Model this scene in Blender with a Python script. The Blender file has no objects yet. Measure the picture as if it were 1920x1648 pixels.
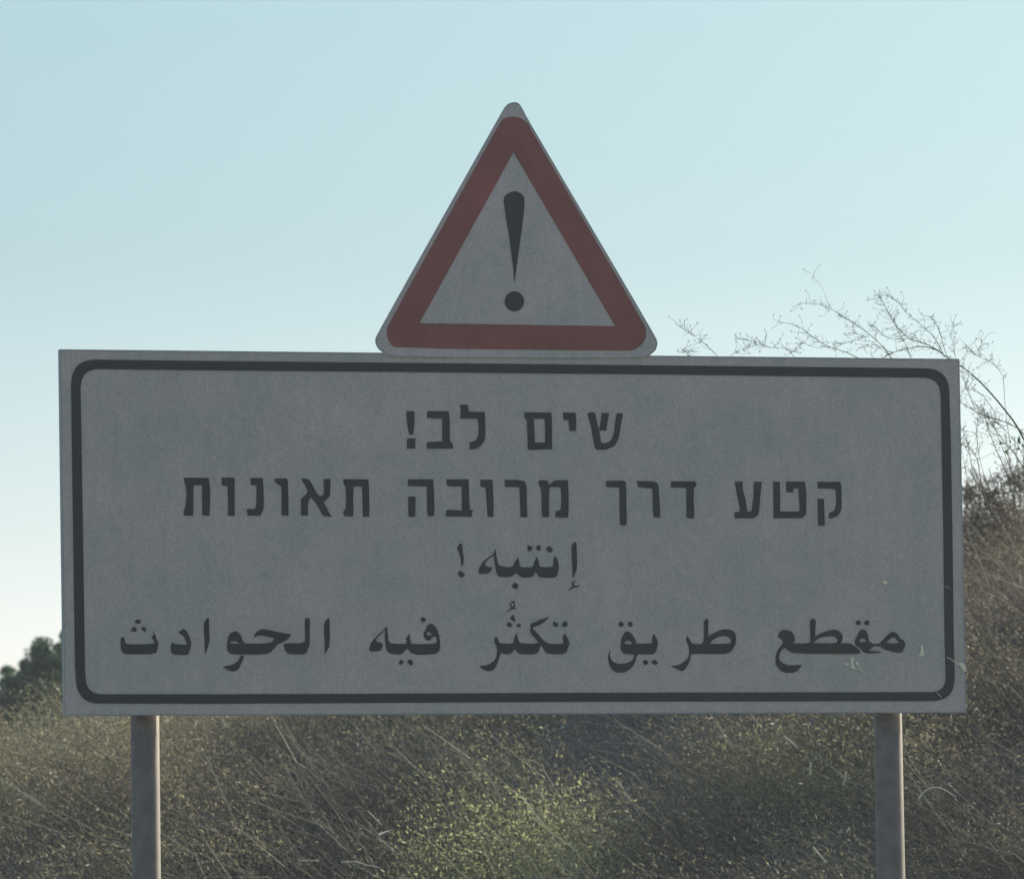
import bpy, math, random
import numpy as np
from mathutils import Vector, Matrix
from mathutils.geometry import tessellate_polygon

R = math.radians
S = bpy.context.scene
C = S.collection
random.seed(7)
rng = np.random.default_rng(11)

# ------------------------------------------------------------------ camera
FPX, W0, H0 = 12000.0, 1920.0, 1648.0            # focal length in photo pixels (a long phone zoom)
PITCH, ROLL, YAW_SIGN = 0.08780, -0.01562, 0.2566
EYE = Vector((0, 0, 1.5))
_f = Vector((0, math.cos(PITCH), math.sin(PITCH)))
_u0 = Vector((0, -math.sin(PITCH), math.cos(PITCH)))
_r0 = Vector((1, 0, 0))
_r = _r0 * math.cos(ROLL) + _u0 * math.sin(ROLL)
_u = _u0 * math.cos(ROLL) - _r0 * math.sin(ROLL)
cd = bpy.data.cameras.new('camera')
cam = bpy.data.objects.new('camera', cd)
C.objects.link(cam)
m = Matrix((_r, _u, -_f)).transposed().to_4x4()
m.translation = EYE
cam.matrix_world = m
cd.sensor_fit = 'HORIZONTAL'
cd.sensor_width = 36.0
cd.lens = FPX / W0 * 36.0
cd.clip_start = 0.1
cd.clip_end = 6000
cd.dof.use_dof = True
cd.dof.focus_distance = 20.3
cd.dof.aperture_fstop = cd.lens / 1000 / 0.024
S.camera = cam

# ------------------------------------------------------------------ sky, sun, exposure
SUN_AZ, SUN_EL = R(42), R(26)                    # ahead and to the right of the view, behind the sign
world = bpy.data.worlds.new('World')
S.world = world
world.use_nodes = True
nt = world.node_tree
bg = nt.nodes['Background']
sky = nt.nodes.new('ShaderNodeTexSky')
sky.sky_type = 'NISHITA'
sky.sun_disc = False
sky.sun_elevation = SUN_EL
sky.sun_rotation = SUN_AZ
sky.altitude = 50
sky.air_density = 1.0
sky.dust_density = 0.9
sky.ozone_density = 1.0
# pale haze band low over the horizon, by elevation of the sky itself
tcw = nt.nodes.new('ShaderNodeTexCoord')
sep = nt.nodes.new('ShaderNodeSeparateXYZ')
nt.links.new(tcw.outputs['Generated'], sep.inputs[0])
rw = nt.nodes.new('ShaderNodeValToRGB')
mr = nt.nodes.new('ShaderNodeMapRange')
mr.inputs['From Min'].default_value = 0.0
mr.inputs['From Max'].default_value = 0.4
nt.links.new(sep.outputs['Z'], mr.inputs['Value'])
nt.links.new(mr.outputs[0], rw.inputs[0])
el = rw.color_ramp.elements
for pos, c in ((0.0, (.70, .68, .86)), (0.145, (.64, .63, .735)), (0.19, (.55, .565, .625)), (0.29, (.445, .50, .505)), (0.38, (.475, .54, .505)), (1.0, (.49, .54, .505))):
    e = el.new(pos)
    e.color = (*c, 1)
el.remove(el[0])
el.remove(el[-1])
mw = nt.nodes.new('ShaderNodeVectorMath')
mw.operation = 'MULTIPLY'
nt.links.new(sky.outputs[0], mw.inputs[0])
nt.links.new(rw.outputs[0], mw.inputs[1])
mw2 = nt.nodes.new('ShaderNodeVectorMath')
mw2.operation = 'SCALE'
mw2.inputs['Scale'].default_value = 2.0
nt.links.new(mw.outputs[0], mw2.inputs[0])
nt.links.new(mw2.outputs[0], bg.inputs[0])
bg.inputs[1].default_value = 0.10
sd = bpy.data.lights.new('sun', 'SUN')
sun = bpy.data.objects.new('sun', sd)
C.objects.link(sun)
sd.energy = 5.0
sd.angle = R(0.5)
sd.color = (1.0, 0.94, 0.77)
sdir = Vector((math.sin(SUN_AZ) * math.cos(SUN_EL), math.cos(SUN_AZ) * math.cos(SUN_EL), math.sin(SUN_EL)))
sun.rotation_euler = sdir.to_track_quat('Z', 'Y').to_euler()
S.view_settings.view_transform = 'Standard'
S.view_settings.look = 'None'
S.view_settings.exposure = 0.0
S.view_settings.gamma = 1.0
S.cycles.max_bounces = 8
S.cycles.transparent_max_bounces = 8


# ------------------------------------------------------------------ helpers
def tag(o, label=None, cat=None, group=None, kind=None):
    for k, v in (('label', label), ('category', cat), ('group', group), ('kind', kind)):
        if v:
            o[k] = v
    return o


def empty(name, loc):
    o = bpy.data.objects.new(name, None)
    C.objects.link(o)
    o.empty_display_size = 0.2
    o.location = loc
    return o


def link(name, me, mat, parent=None):
    o = bpy.data.objects.new(name, me)
    C.objects.link(o)
    for mt in (mat if isinstance(mat, (list, tuple)) else [mat]):
        me.materials.append(mt)
    if parent is not None:
        o.parent = parent
        p, t = parent, Vector((0, 0, 0))
        while p is not None:
            t += p.location
            p = p.parent
        o.location = -t            # meshes are written in world coordinates
        o['_w'] = 1
        del o['_w']
        o.location = Vector((0, 0, 0))
        me.transform(Matrix.Translation(-t))
    return o


def mesh(name, v, f, smooth=False):
    me = bpy.data.meshes.new(name)
    me.from_pydata([tuple(p) for p in v], [], f)
    me.update()
    if smooth:
        me.polygons.foreach_set('use_smooth', [True] * len(me.polygons))
    return me


def quads(name, V):
    """V: (n,4,3) array of loose quads -> one mesh"""
    n = len(V)
    me = bpy.data.meshes.new(name)
    me.vertices.add(n * 4)
    me.vertices.foreach_set('co', V.reshape(-1).astype(np.float32))
    me.loops.add(n * 4)
    me.loops.foreach_set('vertex_index', np.arange(n * 4, dtype=np.int32))
    me.polygons.add(n)
    me.polygons.foreach_set('loop_start', np.arange(0, n * 4, 4, dtype=np.int32))
    me.update(calc_edges=True)
    return me


def ray(px, py):
    d = _f + _r * ((px - W0 / 2) / FPX) - _u * ((py - H0 / 2) / FPX)
    return d


def at(px, py, Y):
    d = ray(px, py)
    return EYE + d * (Y / d.y)


# the sign stands in a vertical plane turned away from the road
SN = Vector((math.sin(YAW_SIGN), -math.cos(YAW_SIGN), 0))     # its facing direction
SO = Vector((0.0, 20.0, 0.0))


def on_sign(px, py, off=0.0):
    d = ray(px, py)
    t = ((SO + SN * off - EYE).dot(SN)) / d.dot(SN)
    return EYE + d * t


def chaikin(p, cut=0.2, it=1, keep=70):
    for _ in range(it):
        q = []
        n = len(p)
        for i in range(n):
            a, b, c = Vector(p[i - 1]), Vector(p[i]), Vector(p[(i + 1) % n])
            e1, e2 = a - b, c - b
            if e1.length < 1e-6 or e2.length < 1e-6:
                continue
            if math.degrees(e1.angle(e2)) < keep:
                q.append(tuple(b))
            else:
                q.append(tuple(b.lerp(a, cut)))
                q.append(tuple(b.lerp(c, cut)))
        p = q
    return p


def stroke(pts, w):
    pts = [Vector(p) for p in pts]
    L, Rr = [], []
    for i, p in enumerate(pts):
        a = pts[max(i - 1, 0)]
        b = pts[min(i + 1, len(pts) - 1)]
        t = (b - a).normalized()
        nn = Vector((-t.y, t.x))
        ww = w[i] if isinstance(w, (list, tuple)) else w
        L.append(tuple(p + nn * ww / 2))
        Rr.append(tuple(p - nn * ww / 2))
    return L + Rr[::-1]


def film(name, shapes, off, back, mat, parent):
    """flat shapes (lists of loops in photo pixels, first loop outer) laid on the sign plane"""
    V, F = [], []
    for loops in shapes:
        vec = [[Vector((x, y, 0)) for x, y in lp] for lp in loops]
        tris = tessellate_polygon(vec)
        base = len(V)
        flat = [p for lp in loops for p in lp]
        V += [on_sign(x, y, off) for x, y in flat]
        nf = len(flat)
        for t in tris:
            a, b, c = (V[base + i] for i in t)
            nrm = (b - a).cross(c - a)
            F.append(tuple(base + i for i in (t if nrm.dot(SN) > 0 else t[::-1])))
        V += [V[base + i] - SN * (off - back) for i in range(nf)]
        k = 0
        for lp in loops:
            n = len(lp)
            for i in range(n):
                j = (i + 1) % n
                F.append((base + k + i, base + k + j, base + nf + k + j, base + nf + k + i))
            k += n
    return link(name, mesh(name, V, F), mat, parent)


def tube(pts, r0, r1, sides=6):
    V, F = [], []
    n = len(pts)
    for i, p in enumerate(pts):
        a, b = pts[max(i - 1, 0)], pts[min(i + 1, n - 1)]
        t = (b - a).normalized()
        ref = Vector((0, 1, 0)) if abs(t.y) < .9 else Vector((1, 0, 0))
        e1 = t.cross(ref).normalized()
        e2 = t.cross(e1)
        r = r0 + (r1 - r0) * i / max(n - 1, 1)
        for k in range(sides):
            an = 2 * math.pi * k / sides
            V.append(p + e1 * (r * math.cos(an)) + e2 * (r * math.sin(an)))
    for i in range(n - 1):
        for k in range(sides):
            k2 = (k + 1) % sides
            F.append((i * sides + k, i * sides + k2, (i + 1) * sides + k2, (i + 1) * sides + k))
    F.append(tuple(range(sides))[::-1])
    F.append(tuple((n - 1) * sides + k for k in range(sides)))
    return V, F


def join(parts):
    V, F = [], []
    for v, f in parts:
        b = len(V)
        V += v
        F += [tuple(b + i for i in q) for q in f]
    return V, F


def smoothline(p, it=2):
    p = [Vector(q) for q in p]
    for _ in range(it):
        q = [p[0]]
        for a, b in zip(p[:-1], p[1:]):
            q += [a.lerp(b, .25), a.lerp(b, .75)]
        q.append(p[-1])
        p = q
    return p


# ------------------------------------------------------------------ materials
def newmat(name):
    mt = bpy.data.materials.new(name)
    mt.use_nodes = True
    t = mt.node_tree
    return mt, t, t.nodes['Principled BSDF'], t.nodes['Material Output']


def ramp(t, fac, stops, interp='LINEAR'):
    n = t.nodes.new('ShaderNodeValToRGB')
    n.color_ramp.interpolation = interp
    e = n.color_ramp.elements
    while len(e) > 1:
        e.remove(e[0])
    e[0].position, e[0].color = stops[0][0], (*stops[0][1], 1)
    for p, c in stops[1:]:
        x = e.new(p)
        x.color = (*c, 1)
    if fac is not None:
        t.links.new(fac, n.inputs[0])
    return n


def noise(t, scale, detail=4, rough=.6, stretch=None):
    tc = t.nodes.new('ShaderNodeTexCoord')
    n = t.nodes.new('ShaderNodeTexNoise')
    n.inputs['Scale'].default_value = scale
    n.inputs['Detail'].default_value = detail
    n.inputs['Roughness'].default_value = rough
    if stretch:
        mp = t.nodes.new('ShaderNodeMapping')
        mp.inputs['Scale'].default_value = stretch
        t.links.new(tc.outputs['Object'], mp.inputs[0])
        t.links.new(mp.outputs[0], n.inputs['Vector'])
    else:
        t.links.new(tc.outputs['Object'], n.inputs['Vector'])
    return n


def mixc(t, a, b, fac, mode='MIX'):
    n = t.nodes.new('ShaderNodeMix')
    n.data_type = 'RGBA'
    n.blend_type = mode
    for sock, v in ((n.inputs[0], fac), (n.inputs[6], a), (n.inputs[7], b)):
        if hasattr(v, 'type') and hasattr(v, 'node'):
            t.links.new(v, sock)
        elif isinstance(v, (int, float)):
            sock.default_value = v
        else:
            sock.default_value = (*v, 1)
    return n.outputs[2]


def painted(name, col, var=.12, rough=.45, tint=(.92, 1.03, 1.0)):
    """weathered retro-reflective film: cloudy fading, fine speckle, faint vertical streaks"""
    mt, t, p, o = newmat(name)
    c2 = tuple(c * (1 - var) * k for c, k in zip(col, tint))
    c1 = tuple(min(1, c * (1 + var) * k) for c, k in zip(col, (1.05, .98, 1.02)))
    big = noise(t, 4.5, 6, .7)
    rp = ramp(t, big.outputs[0], [(.34, c2), (.52, col), (.70, c1)])
    fine = noise(t, 150, 3, .7)
    rf = ramp(t, fine.outputs[0], [(.3, (.79, .79, .79)), (.7, (1.16, 1.16, 1.16))])
    st = noise(t, 5, 4, .6, (6, 6, .5))
    rs = ramp(t, st.outputs[0], [(.35, (.97, .97, .965)), (.6, (1.015, 1.015, 1.015))])
    mid = noise(t, 34, 4, .65)
    rm = ramp(t, mid.outputs[0], [(.3, (.93, .95, .94)), (.5, (1, 1, 1)), (.7, (1.06, 1.05, 1.06))])
    a = mixc(t, rp.outputs[0], rf.outputs[0], 1.0, 'MULTIPLY')
    a = mixc(t, a, rm.outputs[0], 1.0, 'MULTIPLY')
    b = mixc(t, a, rs.outputs[0], 1.0, 'MULTIPLY')
    t.links.new(b, p.inputs['Base Color'])
    rr = ramp(t, big.outputs[0], [(.3, (rough - .08,) * 3), (.7, (rough + .12,) * 3)])
    t.links.new(rr.outputs[0], p.inputs['Roughness'])
    return mt


def leafmat(name, stops, transl=.35, patch=None, pscale=.8):
    """leaf colour varies from leaf to leaf, and from patch to patch of the growth"""
    mt, t, p, o = newmat(name)
    g = t.nodes.new('ShaderNodeNewGeometry')
    rp = ramp(t, g.outputs['Random Per Island'], stops)
    col = rp.outputs[0]
    if patch:
        nz = noise(t, pscale, 3, .6)
        rq = ramp(t, nz.outputs[0], patch)
        col = mixc(t, col, rq.outputs[0], 1.0, 'MULTIPLY')
    d = t.nodes.new('ShaderNodeBsdfDiffuse')
    tr = t.nodes.new('ShaderNodeBsdfTranslucent')
    mx = t.nodes.new('ShaderNodeMixShader')
    mx.inputs[0].default_value = transl
    t.links.new(col, d.inputs[0])
    t.links.new(col, tr.inputs[0])
    t.links.new(d.outputs[0], mx.inputs[1])
    t.links.new(tr.outputs[0], mx.inputs[2])
    t.links.new(mx.outputs[0], o.inputs[0])
    t.nodes.remove(p)
    return mt


def barkmat(name, c1, c2, scale=30):
    mt, t, p, o = newmat(name)
    nz = noise(t, scale, 5, .65)
    rp = ramp(t, nz.outputs[0], [(.35, c1), (.68, c2)])
    t.links.new(rp.outputs[0], p.inputs['Base Color'])
    p.inputs['Roughness'].default_value = .85
    return mt


M_WHITE = painted('faded_white_film', (.45, .395, .345), .08, .5)
M_WHITE2 = painted('white_triangle_film', (.47, .412, .365), .08, .5)
M_RED = painted('faded_red_film', (.25, .074, .058), .18, .5, (1, .95, .95))
M_BLACK = painted('faded_black_film', (.026, .022, .020), .2, .55)
M_RIM = painted('grey_aluminium_edge', (.30, .32, .31), .12, .5)
M_SCUFF = painted('yellow_stain', (.80, .75, .52), .12, .8)
M_SCRATCH = painted('pale_scratch', (.52, .53, .53), .08, .7)
M_POST = barkmat('galvanised_steel', (.12, .092, .068), (.18, .142, .108), 22)
M_POST.node_tree.nodes['Principled BSDF'].inputs['Roughness'].default_value = .55
M_POST.node_tree.nodes['Principled BSDF'].inputs['Metallic'].default_value = .45
M_POST.node_tree.nodes['Principled BSDF'].inputs['Specular IOR Level'].default_value = 1.0
M_SOIL = barkmat('dry_soil', (.07, .063, .05), (.13, .115, .09), 3)
M_GROUND = barkmat('dry_verge', (.16, .14, .10), (.24, .21, .15), .6)
M_TWIG = barkmat('dry_twig', (.07, .062, .05), (.13, .11, .085), 40)
M_STRAW = barkmat('bleached_straw', (.55, .52, .40), (.72, .68, .55), 25)

# ------------------------------------------------------------------ ground and bank
def crest(x):
    k = min(max((x + 2.3) / 4.7, 0), 1)
    j = min(max((x + 2.5) / .8, 0), 1)
    return 2.53 + .22 * j * j * (3 - 2 * j) + 0.72 * k * k * (3 - 2 * k)


def hz(x, y):
    t = min(max((y - 21.6) / 8.6, 0), 1)
    h = crest(x) * math.sin(t * math.pi / 2) ** 1.05
    h += .10 * math.sin(x * 1.7 + y * .9) * t + .07 * math.sin(x * 3.1 - y * 2.3) * t
    e = min(max((85 - y) / 10, 0), 1) * min(max((60 - abs(x)) / 15, 0), 1)
    return h * e - 0.04


g = mesh('ground', [(-450, -300, 0), (450, -300, 0), (450, 600, 0), (-450, 600, 0)], [(0, 1, 2, 3)])
tag(link('ground', g, M_GROUND), kind='structure')
xs = list(np.concatenate([np.linspace(-60, -7, 18), np.linspace(-6, 6, 61), np.linspace(7, 60, 18)]))
ys = list(np.concatenate([np.linspace(21.2, 34, 66), np.linspace(35, 85, 20)]))
hv = [(x, y, hz(x, y)) for y in ys for x in xs]
nx = len(xs)
hf = [(j * nx + i, j * nx + i + 1, (j + 1) * nx + i + 1, (j + 1) * nx + i) for j in range(len(ys) - 1) for i in range(nx - 1)]
tag(link('hillside', mesh('hillside', hv, hf, True), M_SOIL), kind='structure')

# ------------------------------------------------------------------ the road sign
sign = empty('road_sign', (0, 20, 0))
tag(sign, 'wide white warning sign with Hebrew and Arabic lettering under a red triangle, on two posts', 'road sign')

CORN = [(112, 655), (1799, 673), (1812, 1335.5), (121, 1341)]
fr = [on_sign(*p) for p in CORN]
edge = 0.004
v = [p.copy() for p in fr] + [p - SN * .028 for p in fr]
board = link('sign_board', mesh('sign_board', v, [(0, 3, 2, 1), (4, 5, 6, 7), (0, 1, 5, 4), (1, 2, 6, 5), (2, 3, 7, 6), (3, 0, 4, 7)]), [M_WHITE, M_RIM], sign)
for i, pl in enumerate(board.data.polygons):
    pl.material_index = 0 if i == 0 else 1
# slim folded edge round the face
rim = [[(112, 655), (1799, 673), (1812, 1335.5), (121, 1341)], [(114, 657.4), (1797.2, 675.3), (1810, 1333.6), (123, 1338.9)]]
film('edge_trim', [rim], .0012, 0, M_RIM, board)


def arc(c, p, q, n=8):
    return [tuple(((1 - s) ** 2) * Vector(p) + 2 * s * (1 - s) * Vector(c) + s * s * Vector(q)) for s in [i / n for i in range(n + 1)]]


outer = arc((133, 673.6), (133.4, 724), (180, 674.3)) + [(330, 676.2), (720, 680), (960, 682.3), (1219, 685), (1560, 688.6)] + \
    arc((1779.5, 691), (1733, 690.6), (1780, 735)) + [(1783, 830), (1786, 1000), (1788.2, 1200)] + \
    arc((1791, 1314), (1790.2, 1268), (1748, 1314)) + [(1560, 1314.3), (1200, 1315), (950, 1316), (600, 1318), (400, 1319)] + \
    arc((143.5, 1319), (188, 1318.6), (142.5, 1272)) + [(141, 1250), (138, 1050), (135, 830)]
inner = arc((151, 691.5), (151.2, 730), (186, 692.3)) + [(330, 694), (720, 697.2), (960, 699.8), (1219, 702), (1560, 706.4)] + \
    arc((1763, 708.3), (1730, 708.2), (1764.2, 742)) + [(1766, 830), (1769, 1000), (1771.5, 1200)] + \
    arc((1774, 1297), (1773.6, 1268), (1744, 1297)) + [(1560, 1297.4), (1200, 1298), (950, 1299), (600, 1300.5), (400, 1301)] + \
    arc((161.5, 1301), (192, 1301), (160.4, 1270)) + [(159.4, 1250), (156.4, 1050), (153, 830)]
film('black_border', [[outer, inner]], .0022, 0, M_BLACK, board)

# glyphs: (origin x, origin y, scale, smooth, shapes)
def sp(ox, oy, s, shapes, smooth=0):
    out = []
    for loops in shapes:
        loops = [loops] if isinstance(loops[0][0], (int, float)) else loops
        ll = [[(ox + x / s, oy + y / s) for x, y in lp] for lp in loops]
        if smooth:
            ll = [chaikin(lp, .2, smooth) for lp in ll]
        out.append(ll)
    return out


H1 = sp(740, 740, 8, [
    [(180, 248), (288, 248), (297, 300), (300, 430), (278, 600), (222, 602), (190, 450), (180, 330)],
    [(188, 655), (310, 655), (312, 808), (188, 808)],
    [(490, 246), (800, 246), (815, 270), (826, 360), (830, 690), (872, 735), (876, 808), (486, 808), (482, 712), (715, 700), (715, 360), (488, 350)],
    [(978, 152), (1105, 152), (1100, 190), (1115, 252), (1245, 258), (1352, 256), (1358, 400), (1362, 600), (1350, 680), (1310, 745), (1240, 805), (1190, 815), (1120, 818), (1130, 770), (1122, 715), (1190, 700), (1235, 660), (1258, 590), (1262, 480), (1250, 370), (1230, 358), (985, 358), (992, 250), (990, 190)],
]) + sp(960, 740, 8, [
    [[(186, 264), (590, 266), (600, 420), (602, 820), (470, 820), (345, 828), (240, 822), (232, 560), (225, 390), (190, 345)],
     [(328, 366), (490, 360), (500, 520), (496, 715), (345, 718), (338, 560)]],
    [(768, 268), (955, 268), (965, 380), (960, 545), (862, 545), (855, 430), (850, 382), (778, 378)],
    [(1135, 285), (1160, 265), (1230, 262), (1255, 300), (1270, 390), (1310, 540), (1335, 720), (1400, 728), (1470, 700), (1510, 640), (1535, 560), (1545, 440), (1572, 280), (1610, 274), (1668, 285), (1640, 420), (1620, 560), (1590, 680), (1540, 770), (1480, 795), (1405, 825), (1265, 825), (1235, 740), (1215, 640), (1190, 490)],
    [(1345, 275), (1458, 275), (1435, 400), (1415, 540), (1318, 540), (1312, 510), (1335, 390)],
])
H2 = sp(330, 880, 9.6, [
    [(140, 150), (592, 152), (600, 260), (615, 330), (614, 560), (602, 830), (478, 830), (475, 600), (470, 285), (318, 285), (312, 480), (312, 830), (155, 830), (135, 800), (155, 715), (175, 640), (192, 450), (185, 330), (160, 250)],
    [(822, 145), (1010, 148), (1057, 165), (1057, 840), (945, 830), (935, 780), (942, 600), (930, 300), (828, 285)],
    [(1342, 155), (1560, 152), (1575, 300), (1582, 560), (1575, 720), (1520, 832), (1290, 830), (1275, 710), (1430, 710), (1450, 600), (1450, 290), (1350, 275)],
]) + sp(510, 880, 9.6, [
    [(48, 170), (85, 162), (265, 165), (285, 200), (290, 400), (298, 560), (298, 830), (178, 828), (172, 580), (178, 420), (170, 310), (150, 290), (90, 262), (60, 220)],
    [(522, 162), (640, 172), (690, 210), (735, 300), (815, 440), (870, 480), (930, 460), (940, 380), (930, 172), (1050, 172), (1050, 330), (1045, 470), (1000, 530), (935, 585), (945, 620), (1000, 720), (1070, 855), (930, 832), (890, 780), (820, 650), (705, 500), (665, 560), (650, 620), (645, 830), (525, 828), (522, 540), (560, 490), (625, 440), (640, 375), (600, 290), (560, 225)],
    [(1285, 178), (1510, 175), (1735, 182), (1745, 300), (1750, 450), (1755, 700), (1752, 850), (1640, 850), (1632, 560), (1625, 310), (1470, 308), (1460, 450), (1465, 700), (1462, 850), (1310, 840), (1285, 770), (1330, 690), (1338, 540), (1330, 320), (1290, 245)],
]) + sp(750, 880, 9.6, [
    [(145, 178), (598, 176), (605, 300), (615, 480), (620, 740), (612, 840), (510, 848), (490, 740), (485, 310), (145, 298)],
    [(150, 488), (280, 485), (275, 850), (165, 855), (152, 780)],
    [(840, 178), (1236, 176), (1245, 480), (1258, 720), (1320, 735), (1298, 770), (1290, 852), (835, 842), (830, 740), (880, 725), (1115, 740), (1115, 310), (880, 302), (838, 270)],
    [(1450, 188), (1668, 186), (1680, 480), (1685, 700), (1682, 855), (1580, 850), (1560, 560), (1545, 325), (1450, 312)],
]) + sp(910, 880, 9.6, [
    [(345, 185), (580, 190), (690, 206), (718, 230), (745, 320), (748, 540), (758, 855), (635, 860), (628, 560), (618, 335), (600, 316), (355, 312)],
    [(970, 200), (1000, 190), (1130, 205), (1135, 262), (1180, 262), (1230, 205), (1300, 190), (1490, 195), (1492, 330), (1500, 480), (1500, 700), (1490, 865), (1340, 870), (1260, 850), (1272, 745), (1345, 735), (1365, 690), (1370, 480), (1360, 330), (1320, 316), (1160, 318), (1148, 420), (1148, 855), (1055, 860), (1022, 840), (1015, 560), (1010, 360), (990, 310), (962, 260)],
]) + sp(1120, 890, 9.6, [
    [(160, 120), (190, 108), (480, 106), (515, 135), (520, 280), (525, 600), (532, 780), (525, 900), (490, 912), (430, 908), (408, 870), (402, 560), (400, 245), (385, 222), (280, 228), (180, 218), (160, 200)],
    [(695, 110), (980, 118), (1060, 135), (1095, 180), (1110, 290), (1120, 480), (1130, 640), (1128, 770), (1020, 770), (1005, 640), (1000, 460), (995, 260), (970, 245), (860, 235), (735, 220), (725, 140)],
    [(1328, 118), (1760, 120), (1785, 180), (1760, 220), (1738, 250), (1735, 440), (1745, 640), (1738, 785), (1660, 785), (1605, 765), (1608, 560), (1605, 245), (1590, 235), (1330, 230)],
]) + sp(1370, 890, 8, [
    [(62, 102), (178, 102), (185, 230), (225, 370), (250, 545), (262, 552), (315, 545), (345, 340), (350, 105), (465, 104), (440, 400), (425, 570), (400, 610), (350, 652), (60, 652), (62, 560), (135, 552), (140, 500), (105, 340)],
    [(638, 104), (738, 104), (745, 300), (742, 552), (1035, 552), (1035, 480), (1025, 300), (1020, 205), (985, 200), (945, 215), (935, 265), (850, 262), (835, 230), (832, 104), (1115, 104), (1135, 260), (1135, 500), (1130, 590), (1075, 648), (645, 652), (645, 440)],
    [(1302, 105), (1450, 108), (1645, 104), (1662, 180), (1664, 500), (1640, 570), (1590, 630), (1500, 655), (1470, 650), (1480, 565), (1540, 550), (1570, 510), (1585, 420), (1580, 230), (1560, 210), (1310, 205)],
    [(1308, 360), (1400, 360), (1405, 520), (1410, 650), (1412, 762), (1312, 760)],
])
A1 = sp(850, 1010, 7.385, [
    [(50, 130), (100, 55), (125, 85), (130, 180), (145, 260), (140, 340), (115, 390), (110, 300), (85, 190)],
    [(65, 470), (95, 440), (170, 490), (120, 540), (70, 505)],
    [(585, 140), (592, 220), (600, 260), (625, 365), (720, 390), (820, 392), (860, 310), (905, 255), (912, 320), (925, 392), (1110, 395), (1125, 310), (1160, 248), (1180, 300), (1195, 392), (1385, 390), (1388, 280), (1415, 235), (1445, 290), (1465, 390), (1440, 500), (1415, 532), (1350, 540), (1200, 535), (1170, 500), (1145, 450), (1110, 510), (1070, 532), (960, 540), (905, 500), (870, 470), (830, 512), (760, 530), (630, 525), (600, 480), (585, 400), (570, 300), (565, 230), (500, 270), (440, 335), (445, 370), (490, 390), (545, 395), (500, 480), (345, 490), (360, 410), (400, 330), (490, 255), (560, 210)],
    [(1030, 100), (1050, 88), (1070, 105), (1100, 115), (1095, 145), (1050, 180), (1030, 150)],
    [(1150, 100), (1175, 85), (1205, 90), (1215, 130), (1195, 170), (1150, 150)],
    [(1330, 95), (1385, 145), (1355, 197), (1285, 160), (1300, 120)],
    [(850, 600), (908, 640), (880, 705), (800, 660)],
    [(1640, 85), (1670, 50), (1705, 45), (1710, 160), (1715, 380), (1700, 450), (1660, 550), (1650, 500), (1650, 380), (1640, 200)],
    stroke([(1698, 588), (1672, 590), (1652, 612), (1654, 636), (1676, 656), (1712, 663), (1745, 640)], [10, 20, 24, 22, 22, 22, 10]),
    stroke([(1690, 655), (1655, 675), (1625, 690), (1600, 714)], [22, 20, 18, 6]),
], 1)
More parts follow.
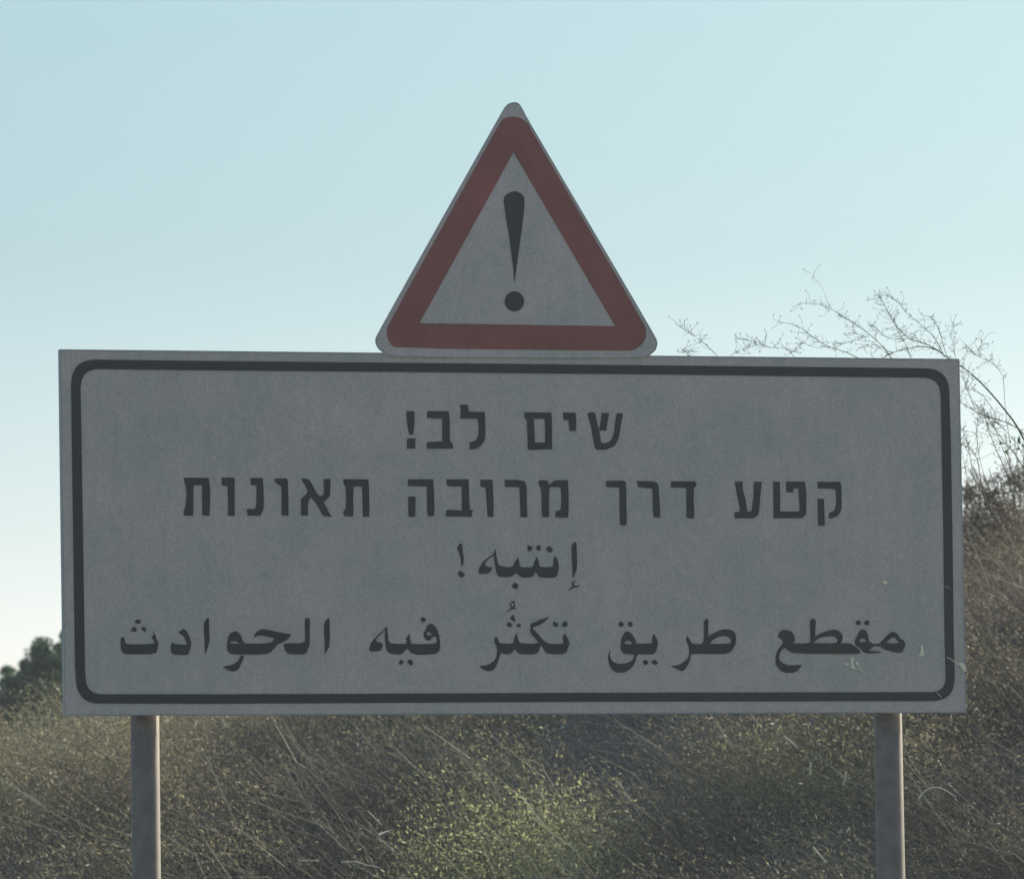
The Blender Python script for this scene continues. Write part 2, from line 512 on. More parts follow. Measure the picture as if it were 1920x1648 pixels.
A2 = sp(210, 1140, 9.6, [
    [(160, 525), (228, 520), (235, 640), (400, 650), (620, 648), (740, 635), (775, 620), (740, 560), (705, 520), (745, 495), (755, 400), (762, 460), (785, 490), (800, 560), (838, 625), (825, 700), (795, 825), (240, 828), (175, 785), (158, 680)],
    [(430, 205), (515, 205), (520, 280), (430, 275), (415, 250)],
    [(335, 400), (400, 325), (455, 380), (430, 432)],
    [(525, 380), (560, 320), (630, 375), (585, 435), (560, 395)],
    [(1195, 438), (1245, 390), (1280, 375), (1325, 390), (1360, 440), (1400, 530), (1430, 610), (1415, 720), (1375, 835), (1250, 842), (1075, 825), (1055, 690), (1075, 615), (1150, 645), (1300, 655), (1360, 650), (1320, 560), (1290, 500), (1240, 462)],
    [(1655, 245), (1740, 165), (1750, 300), (1755, 600), (1710, 750), (1675, 830), (1670, 640), (1662, 450)],
], 1) + sp(390, 1140, 8, [
    [[(395, 342), (440, 350), (490, 400), (520, 480), (550, 528), (700, 532), (900, 522), (960, 505), (1000, 460), (990, 445), (880, 425), (800, 405), (740, 415), (685, 440), (710, 380), (760, 330), (820, 312), (920, 325), (1040, 355), (1180, 382), (1250, 390), (1220, 440), (1170, 485), (1100, 520), (1035, 550), (1000, 595), (950, 650), (880, 690), (540, 695), (380, 692), (320, 672), (290, 630), (285, 570), (300, 450), (330, 380)],
     [(335, 505), (400, 488), (470, 515), (470, 530), (350, 530)]],
    [(490, 712), (545, 708), (520, 780), (490, 850), (450, 925), (390, 950), (300, 930), (215, 872), (330, 860), (400, 830), (460, 780)],
    [(1450, 175), (1490, 135), (1530, 165), (1525, 300), (1528, 460), (1520, 560), (1475, 680), (1420, 692), (1230, 690), (1175, 660), (1145, 600), (1132, 525), (1455, 525), (1460, 400)],
    [(1745, 200), (1820, 140), (1828, 240), (1825, 570), (1790, 630), (1750, 685), (1755, 560), (1745, 400)],
], 1) + sp(680, 1140, 12, [
    [[(535, 405), (550, 430), (565, 560), (585, 780), (750, 800), (985, 800), (1000, 700), (955, 690), (1010, 640), (1050, 570), (1060, 640), (1085, 780), (1100, 800), (1300, 810), (1660, 795), (1672, 700), (1655, 640), (1580, 640), (1520, 725), (1430, 715), (1390, 650), (1365, 590), (1420, 480), (1450, 400), (1520, 345), (1600, 370), (1670, 460), (1710, 560), (1740, 720), (1745, 880), (1720, 970), (1640, 1030), (1400, 1045), (1200, 1045), (1100, 1010), (1040, 940), (1000, 905), (955, 960), (880, 1040), (750, 1040), (600, 1010), (545, 950), (520, 850), (505, 700), (495, 600), (510, 520), (520, 480), (440, 560), (300, 690), (310, 750), (460, 790), (440, 880), (390, 970), (200, 972), (145, 950), (160, 880), (200, 760), (350, 600), (470, 510)],
     [(1430, 570), (1480, 520), (1560, 580), (1550, 620), (1440, 600)]],
    [(1350, 190), (1440, 255), (1370, 325), (1295, 265)],
    [(870, 1150), (938, 1215), (865, 1280), (805, 1215)],
    [(1015, 1170), (1090, 1145), (1140, 1215), (1120, 1285), (1070, 1280), (1015, 1220)],
], 1) + sp(880, 1120, 9.143, [
    [(1640, 620), (1690, 700), (1720, 790), (1690, 870), (1660, 950), (1600, 970), (1350, 968), (1290, 920), (1255, 840), (1215, 825), (1200, 900), (1160, 960), (1100, 972), (870, 970), (810, 930), (800, 895), (770, 890), (740, 940), (690, 972), (600, 970), (550, 940), (520, 1010), (500, 1080), (440, 1220), (400, 1245), (320, 1268), (220, 1220), (170, 1178), (330, 1150), (430, 1085), (470, 1010), (480, 920), (470, 840), (420, 740), (455, 660), (495, 720), (520, 780), (600, 790), (760, 790), (770, 680), (820, 610), (830, 690), (860, 775), (1000, 790), (1090, 790), (1190, 780), (1150, 710), (1055, 620), (1040, 540), (1065, 520), (1035, 460), (1150, 410), (1220, 375), (1370, 330), (1310, 400), (1230, 460), (1150, 490), (1085, 510), (1095, 540), (1150, 590), (1250, 710), (1330, 775), (1420, 795), (1610, 795), (1620, 740), (1595, 690)],
    [(1430, 470), (1455, 395), (1480, 430), (1530, 440), (1510, 505), (1480, 500)],
    [(1590, 460), (1620, 415), (1660, 405), (1690, 455), (1670, 500), (1610, 500)],
    [(695, 345), (760, 295), (780, 370), (800, 405), (740, 395)],
    [(635, 465), (680, 410), (735, 460), (715, 520), (660, 490)],
    [(805, 470), (840, 448), (890, 455), (865, 518), (815, 495)],
    [(710, 75), (785, 55), (765, 108)],
    stroke([(715, 90), (704, 130), (722, 165), (748, 182)], [16, 20, 22, 22]),
    stroke([(772, 95), (776, 140), (748, 180), (640, 242)], [18, 26, 28, 8]),
    stroke([(745, 178), (778, 188), (805, 205)], [24, 20, 10]),
], 1) + sp(1130, 1150, 7.111, [
    [[(325, 228), (390, 270), (430, 330), (450, 375), (445, 400), (530, 402), (670, 395), (655, 330), (685, 268), (710, 310), (742, 390), (720, 480), (690, 540), (600, 545), (460, 545), (445, 610), (420, 680), (370, 740), (300, 785), (180, 788), (110, 730), (78, 640), (75, 560), (100, 470), (95, 570), (125, 635), (200, 670), (280, 668), (380, 640), (415, 600), (425, 545), (300, 540), (250, 510), (238, 440), (250, 340), (280, 270)],
     [(285, 395), (320, 358), (360, 362), (400, 395), (390, 412), (300, 405)]],
    [(240, 95), (292, 145), (250, 185), (208, 145)], [(368, 98), (408, 140), (378, 187), (328, 145)],
    [(570, 610), (610, 640), (600, 675), (570, 685), (538, 660), (540, 630)], [(690, 605), (740, 650), (715, 690), (645, 655)],
    [[(1130, 295), (1160, 350), (1200, 405), (1345, 408), (1355, 250), (1350, 100), (1385, 62), (1415, 85), (1408, 200), (1410, 300), (1500, 250), (1600, 210), (1690, 210), (1760, 245), (1780, 310), (1775, 400), (1740, 470), (1695, 525), (1600, 540), (1210, 535), (1175, 545), (1165, 620), (1135, 690), (1090, 755), (1045, 768), (970, 725), (910, 700), (1000, 690), (1090, 645), (1150, 580), (1160, 500), (1140, 410), (1110, 350)],
     [(1420, 400), (1480, 345), (1560, 305), (1640, 297), (1700, 325), (1718, 375), (1690, 398), (1560, 405)]],
], 1) + sp(1440, 1140, 5.647, [
    [[(165, 225), (240, 240), (270, 265), (290, 340), (262, 372), (450, 372), (450, 280), (445, 125), (475, 108), (510, 130), (500, 230), (500, 300), (560, 262), (680, 225), (740, 232), (785, 270), (795, 320), (770, 370), (870, 370), (920, 400), (985, 460), (965, 480), (890, 485), (280, 480), (215, 450), (180, 412), (130, 460), (112, 530), (150, 580), (220, 605), (360, 600), (300, 680), (160, 682), (85, 610), (80, 520), (105, 440), (165, 370), (150, 330), (100, 300), (125, 250)],
     [(480, 370), (520, 330), (590, 300), (700, 297), (735, 325), (735, 360), (700, 371)]],
    [[(1010, 218), (1050, 250), (1070, 350), (1110, 375), (1180, 375), (1220, 330), (1290, 260), (1330, 245), (1390, 290), (1395, 320), (1430, 330), (1460, 380), (1420, 475), (1330, 465), (1230, 435), (1190, 405), (1120, 400), (1070, 450), (1200, 458), (1190, 472), (1070, 480), (1020, 470), (960, 425), (918, 375), (925, 330), (945, 290), (970, 240)],
     [(965, 340), (985, 320), (1030, 325), (1040, 355), (980, 360)], [(1250, 360), (1290, 330), (1330, 300), (1395, 365), (1330, 375)]],
    [(960, 120), (992, 155), (960, 187), (922, 155)], [(1045, 120), (1082, 152), (1050, 185), (1010, 160)],
], 1)
def clusters(shapes, gap):
    """group glyph shapes into words by the blank between them"""
    items = sorted(shapes, key=lambda l: min(p[0] for p in l[0]))
    out, right = [], -1e9
    for l in items:
        x0, x1 = min(p[0] for p in l[0]), max(p[0] for p in l[0])
        if x0 - right > gap or not out:
            out.append([])
        out[-1].append(l)
        right = max(right, x1) if len(out[-1]) > 1 else x1
    return out


for shp in (H1, H2, A1, A2):
    for word in clusters(shp, 34):
        film('lettering', word, .0022, 0, M_BLACK, board)

# stains, droppings and scratches low on the right of the board
ST = sp(1560, 1060, 4.848, [
    [(455, 145), (475, 132), (498, 140), (506, 158), (490, 172), (462, 168)],
    [(808, 722), (826, 722), (834, 780), (846, 815), (800, 828), (788, 820), (806, 785)],
    [(165, 850), (185, 826), (200, 850), (192, 890), (212, 925), (230, 940), (205, 945), (165, 925), (172, 895)],
    [(105, 890), (150, 885), (160, 902), (140, 908)], [(215, 880), (240, 870), (248, 905), (232, 915)],
    stroke([(240, 925), (280, 960), (315, 1000)], [16, 10, 5]),
    stroke([(1040, 832), (1080, 850), (1120, 878), (1170, 905)], [5, 6, 6, 14]),
    [(1150, 880), (1195, 885), (1222, 930), (1212, 968), (1180, 935)],
], 1)
for one in ST:
    film('stain', [one], .0034, .0022, M_SCUFF, board)
SC = sp(1560, 1060, 4.848, [
    stroke([(945, 1150), (975, 1172), (1000, 1205)], [3, 5, 3]),
    stroke([(235, 735), (262, 772), (290, 795)], [3, 6, 8]),
    stroke([(1030, 190), (1075, 205)], [4, 4]),
], 0)
for one in SC:
    film('scratch', [one], .0034, .0022, M_SCRATCH, board)

TP = [(905, 38), (930, 45), (950, 70), (985, 140), (1780, 1490), (1791, 1530), (1780, 1570), (1745, 1602), (1700, 1624), (150, 1616), (100, 1592), (60, 1560), (43, 1515), (55, 1475), (800, 150), (845, 70), (870, 47)]
TRI = sp(690, 180, 3.2964, [TP], 2)
tri = film('warning_triangle', TRI, .0060, .0024, M_WHITE2, sign)
# folded dark edge of the plate
cx, cy = 964, 500
tin = [[(x + (cx - x) * .0085, y + (cy - y) * .0085) for x, y in TRI[0][0]]]
film('edge_trim', [[TRI[0][0], tin[0]]], .0064, .0060, M_RIM, tri)
RED = sp(690, 180, 3.2964, [[chaikin([(830, 145), (860, 133), (900, 129), (945, 138), (990, 170), (1010, 215), (1715, 1420), (1722, 1480), (1700, 1530), (1650, 1568), (1600, 1575), (170, 1558), (130, 1520), (115, 1460), (125, 1415), (795, 205)], .2, 1),
                             [(900, 348), (1530, 1423), (318, 1405)]]])
film('red_border', RED, .0080, .0060, M_RED, tri)
EX = sp(690, 180, 3.2964, [[(845, 620), (870, 600), (910, 588), (945, 602), (967, 630), (966, 700), (950, 830), (920, 1050), (906, 1150), (900, 1080), (875, 880), (850, 730), (840, 650)],
                           [(905 + 60 * math.cos(a * math.pi / 12), 1270 + 62 * math.sin(a * math.pi / 12)) for a in range(24)]])
film('exclamation_mark', EX, .0080, .0060, M_BLACK, tri)

# posts: round steel pipes clamped behind the board
def post(px, py, rad):
    c = on_sign(px, py, -.028 - rad - .012)
    top = on_sign(px, 700, -.028 - rad - .012).z
    V, F = [], []
    n = 40
    for z, r in ((-.2, rad), (top, rad), (top + .012, rad * .8)):
        for k in range(n):
            a = 2 * math.pi * k / n
            V.append(Vector((c.x + r * math.cos(a), c.y + r * math.sin(a), z)))
    for j in range(2):
        for k in range(n):
            k2 = (k + 1) % n
            F.append((j * n + k, j * n + k2, (j + 1) * n + k2, (j + 1) * n + k))
    F.append(tuple(2 * n + k for k in range(n)))
    o = link('post', mesh('post', V, F, True), M_POST, sign)
    for zz in (on_sign(px, 800, -.04).z, on_sign(px, 1230, -.04).z):       # clamp bands at the back of the board
        V, F = [], []
        for s in (-1, 1):
            for k in range(n):
                a = 2 * math.pi * k / n
                V.append(Vector((c.x + (rad + .004) * math.cos(a), c.y + (rad + .004) * math.sin(a), zz + s * .025)))
        F = [(k, (k + 1) % n, n + (k + 1) % n, n + k) for k in range(n)]
        link('clamp', mesh('clamp', V, F, True), M_RIM, o)
    return o


post(271.5, 1345, .0445)
post(1664.5, 1345, .0452)


# ------------------------------------------------------------------ vegetation
def unit(n):
    d = rng.normal(size=(n, 3))
    return d / np.linalg.norm(d, axis=1, keepdims=True)


def leaves(cent, ln, wd, up=0.0, lean=None):
    """diamond leaves at points cent, lengths ln, widths wd"""
    n = len(cent)
    d = unit(n)
    if lean is not None:
        d = d + np.asarray(lean)
    d[:, 2] += up
    d /= np.linalg.norm(d, axis=1, keepdims=True)
    s = np.cross(d, unit(n))
    s /= np.linalg.norm(s, axis=1, keepdims=True) + 1e-9
    nn = np.cross(d, s)
    L = (np.asarray(ln) / 2)[:, None]
    Wd = (np.asarray(wd) / 2)[:, None]
    V = np.stack([cent - d * L, cent + s * Wd + nn * Wd * .4, cent + d * L, cent - s * Wd + nn * Wd * .4], axis=1)
    return V


def stalks(base, d, ln, wd, bend):
    """thin dry stalks, each of two flat pieces bending over"""
    s = np.cross(d, np.tile([0, -1, 0], (len(base), 1)) + .3 * unit(len(base)))
    s /= np.linalg.norm(s, axis=1, keepdims=True) + 1e-9
    w = wd[:, None] / 2
    mid = base + d * ln[:, None] * .55
    d2 = d + bend
    d2 /= np.linalg.norm(d2, axis=1, keepdims=True)
    tip = mid + d2 * ln[:, None] * .45
    a = np.stack([base - s * w, base + s * w, mid + s * w * .8, mid - s * w * .8], 1)
    b = np.stack([mid - s * w * .8, mid + s * w * .8, tip + s * w * .25, tip - s * w * .25], 1)
    return np.concatenate([a, b])


def ball(n, c, r, shell=.55):
    p = unit(n) * (shell + (1 - shell) * rng.random((n, 1)) ** .6)
    return np.asarray(c) + p * np.asarray(r)


GREY = [(0, (0.174, 0.151, 0.112)), (0.35, (0.255, 0.223, 0.162)), (0.7, (0.335, 0.298, 0.207)), (0.93, (0.407, 0.363, 0.246)), (0.965, (0.611, 0.538, 0.34)), (1, (0.795, 0.788, 0.731))]
OLIVE = [(0, (0.162, 0.175, 0.11)), (0.4, (0.257, 0.27, 0.162)), (0.8, (0.361, 0.37, 0.228)), (0.975, (0.437, 0.427, 0.266)), (1, (0.75, 0.75, 0.627))]
YELL = [(0, (0.448, 0.445, 0.222)), (0.4, (0.563, 0.556, 0.27)), (0.85, (0.664, 0.662, 0.334)), (0.98, (0.664, 0.662, 0.39)), (1, (0.692, 0.691, 0.608))]  # yellow green leaf, brightened in the colour to stand in for sun on this patch
DARK = [(0, (0.076, 0.073, 0.065)), (0.6, (0.108, 0.104, 0.09)), (0.96, (0.144, 0.139, 0.12)), (0.99, (0.27, 0.26, 0.205)), (1, (0.54, 0.519, 0.393))]  # darkest leaf tones, set for the dark area low on the bank
GREEN = [(0, (0.089, 0.156, 0.091)), (0.5, (0.129, 0.218, 0.127)), (1, (0.185, 0.291, 0.173))]
BROWN = [(0, (0.127, 0.104, 0.081)), (0.5, (0.194, 0.161, 0.125)), (0.9, (0.269, 0.225, 0.169)), (0.97, (0.418, 0.356, 0.257)), (1, (0.622, 0.594, 0.515))]
M_GREY = leafmat('dry_scrub_leaf', GREY, .5, [(.34, (.66, .645, .65)), (.5, (1.05, 1.04, .98)), (.64, (1.42, 1.43, 1.12))], 1.3)
M_OLIVE = leafmat('olive_leaf', OLIVE, .55)
M_YELL = leafmat('yellow_green_sunlit_leaf', YELL, .65)
M_GREEN = leafmat('dark_green_leaf', GREEN, .5)
M_BROWN = leafmat('brown_seedhead_leaf', BROWN, .5)
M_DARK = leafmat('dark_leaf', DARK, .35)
M_STALK = leafmat('dry_stalk', [(0, (.14, .13, .10)), (.6, (.23, .215, .165)), (.95, (.33, .31, .235)), (1, (.7, .67, .52))], .4)

# the tangled undergrowth of the whole bank; bushes are clumps of it that grow together with one set of leaf tones each
def on_bank(px, py, lift=.15):
    d = ray(px, py)
    t = 21.6 / d.y
    while t * d.y < 31 and EYE.z + d.z * t > hz(d.x * t, d.y * t) + lift:
        t += .02 / d.y
    return d.x * t, d.y * t


BUSHES = [   # name, label, where it stands in view, half width and half depth in metres, material, chance at the middle
    ('yellow_green_bush', 'broad bright yellow green grassy bush on the bank, below the middle of the sign', 970, 1640, .36, .34, M_YELL, 1.0),
    ('yellow_green_bush', 'small yellow green tuft in the dark scrub, left of the broad bright bush', 600, 1480, .05, .12, M_YELL, .5),
    ('olive_bush', 'pale olive bush on the bank left of the left post', 70, 1420, .34, .9, M_OLIVE, .9),
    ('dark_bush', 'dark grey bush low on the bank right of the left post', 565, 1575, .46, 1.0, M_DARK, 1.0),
    ('brown_bush', 'brown twiggy bush on the skyline right of the sign, dense below and open on top', 1890, 1040, .55, 2.6, M_BROWN, 1.0),
]
places = [on_bank(b[2], b[3]) for b in BUSHES]
clumps = []
for i in range(950):
    clumps.append((rng.uniform(-3.7, 3.9), 22.2 + 9.2 * rng.random(), rng.uniform(.22, .48), -1))
for bi, (b, (bx, by)) in enumerate(zip(BUSHES, places)):
    for i in range(18 if bi == 0 else int(26 * b[4] * b[5]) + 4):
        clumps.append((bx + rng.normal() * b[4] * .7, by + rng.normal() * b[5] * .7, rng.uniform(.14, .32) * (1.25, .55, 1, 1, 1)[bi], bi))
LV = {i: [] for i in range(-1, len(BUSHES))}
ST_ = {i: [] for i in range(-1, len(BUSHES))}
SV = []
for x, y, r, bi in clumps:
    if bi < 0:
        for q in (3, 0, 1, 2, 4):
            b, (bx, by) = BUSHES[q], places[q]
            d2 = ((x - bx) / b[4]) ** 2 + ((y - by) / (b[5] * (2.2 if y < by else 1))) ** 2
            if rng.random() < b[7] * math.exp(-.5 * d2 ** 1.5):
                bi = q
                break
    z = hz(x, y)
    hgt = r * rng.uniform(.55, .95)
    n = int(2000 * (r / .35) ** 2)
    c = ball(n, (x, y, z + hgt * .45), (r, r, hgt), .35)
    c = np.array([x, y, z + hgt * .45]) + (c - np.array([x, y, z + hgt * .45])) * (.5 + .75 * rng.random((n, 1)))
    LV[bi].append(leaves(c, rng.uniform(.009, .029, n), rng.uniform(.003, .007, n), .1, (-.75, 0, .6)))
    k = 20 if y < 28.5 else 8
    if x < -1.4:
        k = k // 3
    b0 = np.array([x, y, z]) + rng.normal(size=(k, 3)) * (r * .5, r * .5, .02)
    d = unit(k) * .42 + np.array([-.75, 0, .75])
    d /= np.linalg.norm(d, axis=1, keepdims=True)
    SV.append(stalks(b0, d, rng.uniform(.30, .75, k) * (r / .35) * .8, rng.uniform(.002, .0055, k), unit(k) * .3 + np.array([-.2, 0, -.2])))
    if bi >= 0:
        a = Vector((*places[bi], hz(*places[bi]) - .02))
        for _ in range(2):
            tp = Vector((x + rng.normal() * r * .6 - r * .3, y + rng.normal() * r * .4, z + hgt * rng.uniform(.7, 1.25)))
            ST_[bi].append(tube(smoothline([a, a.lerp(tp, .5) + Vector((.04, 0, .03)), tp], 1), .004, .0015, 4))
tag(link('undergrowth', quads('undergrowth', np.concatenate(LV[-1])), M_GREY), 'tangled grey brown dry scrub covering the bank behind the sign', 'undergrowth', kind='stuff')
tag(link('dry_grass', quads('dry_grass', np.concatenate(SV)), M_STALK), 'leaning dry grass stalks scattered through the scrub on the bank', 'grass', kind='stuff')
for bi, (b, (bx, by)) in enumerate(zip(BUSHES, places)):
    root = empty(b[0], (bx, by, hz(bx, by)))
    tag(root, b[1], 'bush')
    if bi == 4:                                   # open ragged top against the sky
        for dx, dy, rx, ry in ((1850, 925, 45, 40), (1905, 900, 50, 45), (1815, 930, 28, 40), (1950, 900, 50, 60), (1880, 960, 90, 45), (1822, 985, 40, 50), (1890, 1020, 110, 60), (1830, 1060, 60, 60)):
            cc = at(dx, dy, 28.8)
            kk = 28.8 / FPX
            n = int(.36 * rx * ry)
            p = ball(n, cc, (rx * kk, rx * kk, ry * kk), .2)
            sg = ball(max(4, n // 35), cc, (rx * kk * 1.1, rx * kk, ry * kk * 1.15), .5)
            p = p * .5 + sg[rng.integers(0, len(sg), n)] * .5
            LV[bi].append(leaves(p, rng.uniform(.010, .028, n), rng.uniform(.004, .009, n), .1))
            a = Vector((*places[bi], hz(*places[bi]) - .02))
            for _ in range(5):
                tp = cc + Vector((rng.normal() * rx * kk * .7, rng.normal() * .1, ry * kk * rng.uniform(.5, 1.5)))
                ST_[bi].append(tube(smoothline([a, a.lerp(tp, .5) + Vector((.05, 0, .02)), tp], 2), .005, .0015, 4))
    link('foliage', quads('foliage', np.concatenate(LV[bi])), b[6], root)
    V, F = join(ST_[bi])
    link('stem', mesh('stem', V, F, True), M_TWIG, root)


def shrub(name, label, cat, px, py, Y, lobes, mat, ln, wd, dens, stemmat=M_TWIG, lean=None, part='foliage', spine=True, group=None, soft=0.0):
    """lobes: (dx px, dy px, rx px, ry px); foliage fills them, stems rise from the ground to each"""
    k = Y / FPX
    c0 = at(px, py, Y)
    gz = hz(c0.x, Y)
    root = empty(name, (c0.x, Y, gz))
    tag(root, label, cat, group)
    Vs, st = [], []
    for dx, dy, rx, ry in lobes:
        yo = rng.uniform(-.5, .5) * rx * k
        c = at(px + dx, py + dy, Y) + Vector((0, yo, 0))
        n = max(30, int(dens * rx * ry))
        p = ball(n, c, (rx * k, rx * k * .9, ry * k), .35)
        if soft:                                   # ragged, feathery outline
            p = np.asarray(c) + (p - np.asarray(c)) * (.35 + .95 * rng.random((n, 1)))
        # clumpy: pull leaves toward sprigs
        ns = max(4, n // 40)
        spg = ball(ns, c, (rx * k, rx * k * .9, ry * k), .6)
        idx = rng.integers(0, ns, n)
        p = p * .55 + spg[idx] * .45
        Vs.append(leaves(p, rng.uniform(*ln, n), rng.uniform(*wd, n), .1, lean))
        ks = 14
        if soft:                                   # leaning stalks through the tuft
            sb = ball(ks, c, (rx * k, rx * k * .8, ry * k * .6), .2)
            sd_ = unit(ks) * .4 + np.array([-.75, 0, .7])
            sd_ /= np.linalg.norm(sd_, axis=1, keepdims=True)
            Vs.append(stalks(sb, sd_, rng.uniform(.08, .30, ks), rng.uniform(.003, .006, ks), unit(ks) * .4))
        if spine:
            b = Vector((c0.x + rng.normal() * .03, Y + rng.normal() * .03, gz - .03))
            mid = b.lerp(c, .5) + Vector((rng.normal() * .05, 0, .03))
            st.append(tube(smoothline([b, mid, c + Vector((0, 0, ry * k * .5))]), .008 * Y / 25, .003 * Y / 25, 5))
    link(part, quads(part, np.concatenate(Vs)), mat, root)
    if not st:
        b = Vector((c0.x, Y, gz - .03))
        st = [tube(smoothline([b, b.lerp(c0, .6) + Vector((rng.normal() * .06, 0, 0)), c0 + Vector((rng.normal() * .15, 0, -.02))]), .005, .002, 5) for _ in range(5)]
    V, F = join(st)
    link('stem' if part == 'foliage' else 'trunk', mesh('stem', V, F, True), stemmat, root)
    return root


# tree beyond the bank, only its left side clears the sign
shrub('leafy_tree', 'dark green leafy tree beyond the bank, half hidden behind the left edge of the sign', 'tree', 190, 1330, 46.0,
      [(-112, -98, 40, 40), (-108, -72, 34, 26), (-60, -105, 36, 50), (-68, -140, 14, 16), (-80, -118, 12, 12), (-60, -70, 60, 52), (-148, -84, 16, 14), (-140, -62, 24, 20), (-178, -72, 22, 12), (-172, -52, 40, 18), (-120, -30, 80, 40), (-30, -60, 80, 70),
       (0, 0, 170, 60), (60, -60, 90, 80), (140, -20, 100, 60), (-200, -20, 60, 30), (-190, 30, 70, 50), (-110, 40, 70, 50), (-40, 60, 90, 50), (-180, 5, 60, 40), (-130, 10, 60, 40), (-165, 60, 60, 50)],
      M_GREEN, (.030, .065), (.016, .032), .40, part='crown')

# tall dry weed arching over the top right of the sign: stems traced, then real tubes at their own depths
ZX, ZY, ZS = 1230, 480, 2.7826
BR = [
    ([(2280, 1650), (2120, 1300), (1920, 960), (1880, 880), (1830, 815), (1760, 730), (1700, 665), (1640, 610), (1590, 575), (1515, 528), (1470, 490), (1400, 455), (1320, 435), (1260, 375), (1220, 310), (1190, 250), (1165, 215)], 2.6, .7),
    ([(1490, 505), (1440, 480), (1380, 470), (1300, 485), (1230, 505), (1180, 535)], 1.5, .9),
    ([(1340, 560), (1325, 520), (1300, 450), (1265, 395), (1240, 340)], 1.1, .6),
    ([(1505, 525), (1490, 490), (1450, 420), (1380, 355), (1300, 295), (1270, 245), (1215, 210)], .9, .5),
    ([(1520, 525), (1505, 490), (1490, 430), (1470, 360), (1430, 315)], .9, .7),
    ([(1260, 570), (1220, 520), (1190, 480), (1150, 440), (1090, 390), (1000, 330), (930, 285), (900, 270), (840, 250), (750, 245)], 1.2, .4),
    ([(905, 268), (885, 210), (860, 150), (830, 120), (800, 85)], .42, .2),
    ([(1120, 570), (1050, 530), (990, 500), (900, 475), (820, 425), (740, 360), (640, 345)], 1.2, .5),
    ([(740, 555), (720, 525), (680, 480), (600, 480), (545, 460), (490, 440), (430, 430)], .7, .5),
    ([(600, 480), (545, 462), (480, 480), (410, 505)], .6, .4),
    ([(330, 535), (300, 500), (230, 435), (160, 395), (130, 370)], .8, .8),
    ([(1300, 435), (1200, 430), (1150, 380), (1120, 365)], .8, .4),
    ([(1110, 420), (1090, 425), (1030, 400)], .7, .4), ([(1100, 423), (1040, 440), (970, 460)], .6, .4),
    ([(2200, 1600), (2060, 1200), (1920, 920), (1860, 880), (1740, 840), (1680, 820), (1590, 765), (1540, 740)], 1.5, .9),
    ([(2100, 1560), (1990, 1280), (1920, 1110), (1880, 1040), (1800, 950), (1740, 850), (1700, 810)], 1.5, .8),
    ([(1900, 1400), (1850, 1200), (1810, 1080), (1760, 980), (1725, 870), (1715, 820)], 1.2, .7),
    ([(1775, 830), (1740, 770), (1690, 710), (1620, 690)], .8, .5),
    ([(1660, 790), (1640, 740), (1610, 660), (1595, 600)], .8, .5),
    ([(1850, 1000), (1820, 790), (1815, 640), (1790, 590), (1740, 545), (1680, 525), (1640, 490), (1620, 470)], .7, .4),
    ([(1680, 525), (1690, 480), (1705, 440)], .5, .3),
    ([(1570, 560), (1560, 525), (1555, 460), (1530, 410), (1565, 360)], .7, .4),
    ([(1740, 1400), (1690, 1150), (1680, 1060), (1640, 1000), (1600, 985)], 1.2, .7),
    ([(1760, 1300), (1680, 1040), (1670, 900), (1690, 790)], .7, .3),
    ([(1900, 1300), (1840, 1080), (1790, 960), (1760, 880), (1700, 870)], .9, .5),
    ([(2000, 1300), (1930, 1090), (1890, 980), (1840, 930), (1780, 870), (1740, 845)], 1.0, .5),
    ([(1700, 1350), (1650, 1120), (1625, 980), (1600, 900)], .8, .4),
    ([(1660, 1350), (1620, 1150), (1600, 1040), (1590, 960)], .8, .4),
    ([(210, 505), (180, 495), (150, 503), (133, 490)], .6, .4),
    ([(860, 480), (800, 470), (760, 440), (720, 500)], .5, .3),
    ([(1230, 505), (1160, 470), (1110, 455), (1060, 485)], .6, .4),
]
base = at(ZX + 2280 / ZS, ZY + 1650 / ZS, 21.9)
weed = empty('dry_weed', (base.x, 21.9, hz(base.x, 21.9)))
tag(weed, 'tall dry weed with bare stems arching over the top right corner of the sign', 'weed')


def zp(p, Y):
    return at(ZX + p[0] / ZS, ZY + p[1] / ZS, Y)


prng = random.Random(5)
for pts, w0, w1 in BR:
    Y0 = 21.9 + prng.uniform(-.2, .2)
    P = smoothline([zp(p, Y0 + .10 * math.sin(i * 1.3)) for i, p in enumerate(pts)], 2)
    k = Y0 / FPX
    parts = [tube(P, w0 * k * .80, w1 * k * .62, 5)]
    seg = sum((b - a).length for a, b in zip(P[:-1], P[1:])) / k        # length in photo pixels
    # side twigs and little buds along the outer part
    for _ in range(int(5 + seg / 10) if w1 > .2 else 4):
        i = prng.randrange(len(P) // 3, len(P))
        o = P[i]
        t = (P[min(i + 1, len(P) - 1)] - P[max(i - 1, 0)]).normalized()
        d = (t * .6 + Vector((prng.uniform(-1, 1), prng.uniform(-.6, .6), prng.uniform(-.7, 1)))).normalized()
        L = prng.uniform(4, 20) * k
        q = o + d * L
        q2 = q + (d + Vector((prng.uniform(-.8, .8), 0, prng.uniform(-.5, .8)))).normalized() * L * .6
        parts.append(tube([o, q, q2], .33 * k, .18 * k, 4))
        if prng.random() < .55:                                           # bud or seed husk
            e = q2
            for _j in range(2):
                dd = Vector((prng.uniform(-1, 1), prng.uniform(-.5, .5), prng.uniform(-.6, 1))).normalized() * prng.uniform(2, 4.5) * k
                parts.append(tube([e - dd * .3, e + dd * .3, e + dd], .55 * k, .12 * k, 4))
    V, F = join(parts)
    link('stem', mesh('stem', V, F, True), M_TWIG, weed)
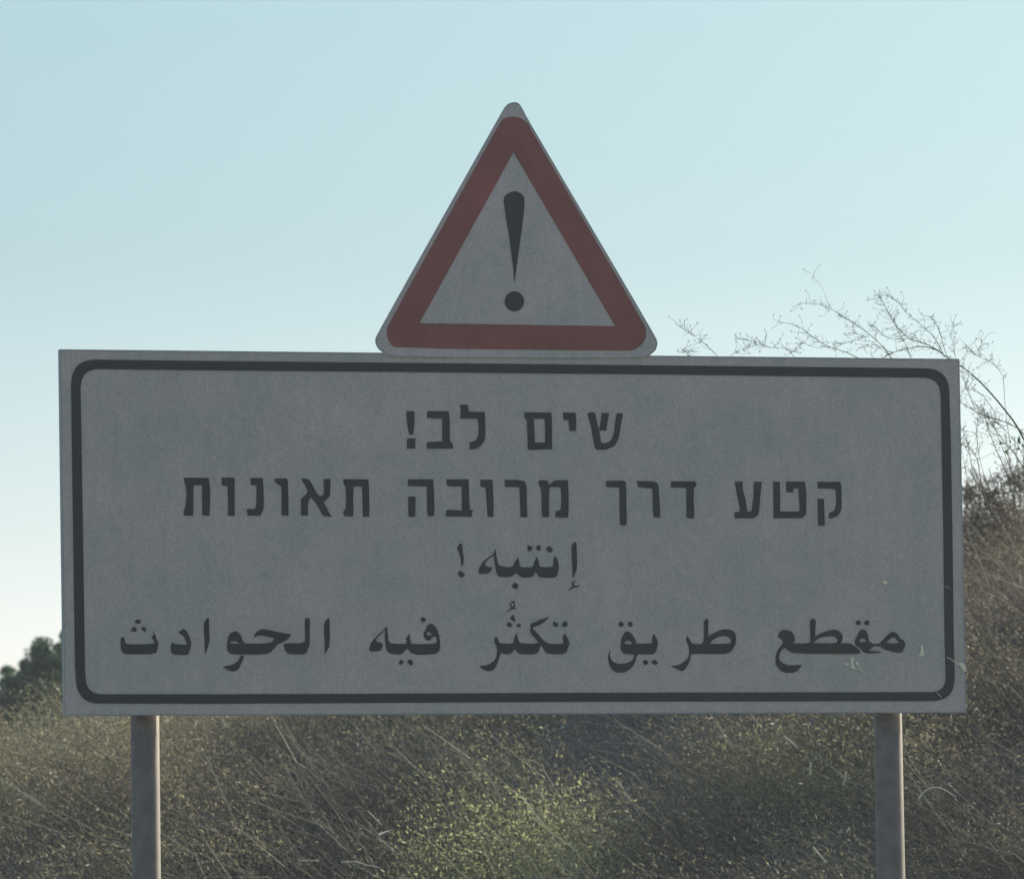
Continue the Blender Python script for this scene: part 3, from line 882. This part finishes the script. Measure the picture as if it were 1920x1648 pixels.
for x, y, s in ((1893, 965, 11), (1800, 975, 7), (1890, 1005, 7), (1826, 1025, 8), (1850, 965, 6), (1916, 990, 8)):
    k = 21.8 / FPX
    c = np.array([zp((x, y), 21.8)])
    Vs = [leaves(c + rng.normal(size=(1, 3)) * .003, np.array([s * k]) * rng.uniform(.8, 1.3), np.array([s * k * .6])) for _ in range(5)]
    link('leaf', quads('leaf', np.concatenate(Vs)), M_GREEN, weed)

# bleached stalks lying in the scrub near the right post and in the middle
STK = [
    ([(1722, 1497), (1733, 1482), (1752, 1474), (1772, 1480), (1790, 1493)], 24.2, 1.7, 'pale bleached stalk curling over in the scrub just right of the right post'),
    ([(1520, 1430), (1519, 1444), (1518, 1454)], 24.3, 1.9, 'short upright straw stub in the scrub, the one furthest left of the right post'),
    ([(1586, 1448), (1584, 1460), (1581, 1471)], 24.3, 1.9, 'short tilted pale straw between the upright stub and the right post'),
    ([(1524, 1588), (1536, 1602), (1548, 1616)], 23.9, 2.2, 'long straight pale straw lying diagonally low beside the right post'),
    ([(1470, 1380), (1482, 1390), (1496, 1402)], 24.8, 1.8, 'greyish straw slanting under the lower edge of the sign'),
    ([(710, 1565), (718, 1561), (729, 1557)], 23.3, 2.4, 'short thick white straw lying in the yellow green bush'),
    ([(560, 1614), (580, 1612), (598, 1614)], 23.8, 1.3, 'thin pale twig lying level in the dark scrub'),
    ([(640, 1616), (665, 1614), (690, 1622), (712, 1626)], 23.8, 1.4, 'pale forked twig lying beside the yellow green bush'),
    ([(690, 1520), (705, 1535), (716, 1546)], 23.9, 1.2, 'thin straw slanting above the short thick white straw'),
]
for pts, Y, w, lab in STK:
    P = smoothline([at(x, y, Y + .02 * i) for i, (x, y) in enumerate(pts)], 2)
    e = empty('dry_stalk', P[-1])
    tag(e, lab, 'dry stalk')
    V, F = tube(P, w * Y / FPX, w * .5 * Y / FPX, 6)
    link('stalk', mesh('stalk', V, F, True), M_STRAW, e)

# ------------------------------------------------------------------ thin bright haze in the backlit air
hm = bpy.data.materials.new('pale_haze')
hm.use_nodes = True
ht = hm.node_tree
ht.nodes.remove(ht.nodes['Principled BSDF'])
pv = ht.nodes.new('ShaderNodeVolumePrincipled')
pv.inputs['Color'].default_value = (.93, .96, 1.0, 1)
pv.inputs['Density'].default_value = 0.0011
pv.inputs['Anisotropy'].default_value = 0.4
ht.links.new(pv.outputs[0], ht.nodes['Material Output'].inputs['Volume'])
x0, x1, y0, y1, z0, z1 = -460, 460, -310, 610, -1.2, 8.5
hb = mesh('haze', [(x0, y0, z0), (x1, y0, z0), (x1, y1, z0), (x0, y1, z0), (x0, y0, z1), (x1, y0, z1), (x1, y1, z1), (x0, y1, z1)],
          [(0, 3, 2, 1), (4, 5, 6, 7), (0, 1, 5, 4), (1, 2, 6, 5), (2, 3, 7, 6), (3, 0, 4, 7)])
tag(link('haze', hb, hm), 'thin pale haze in the backlit air round the sign', 'haze', kind='stuff')
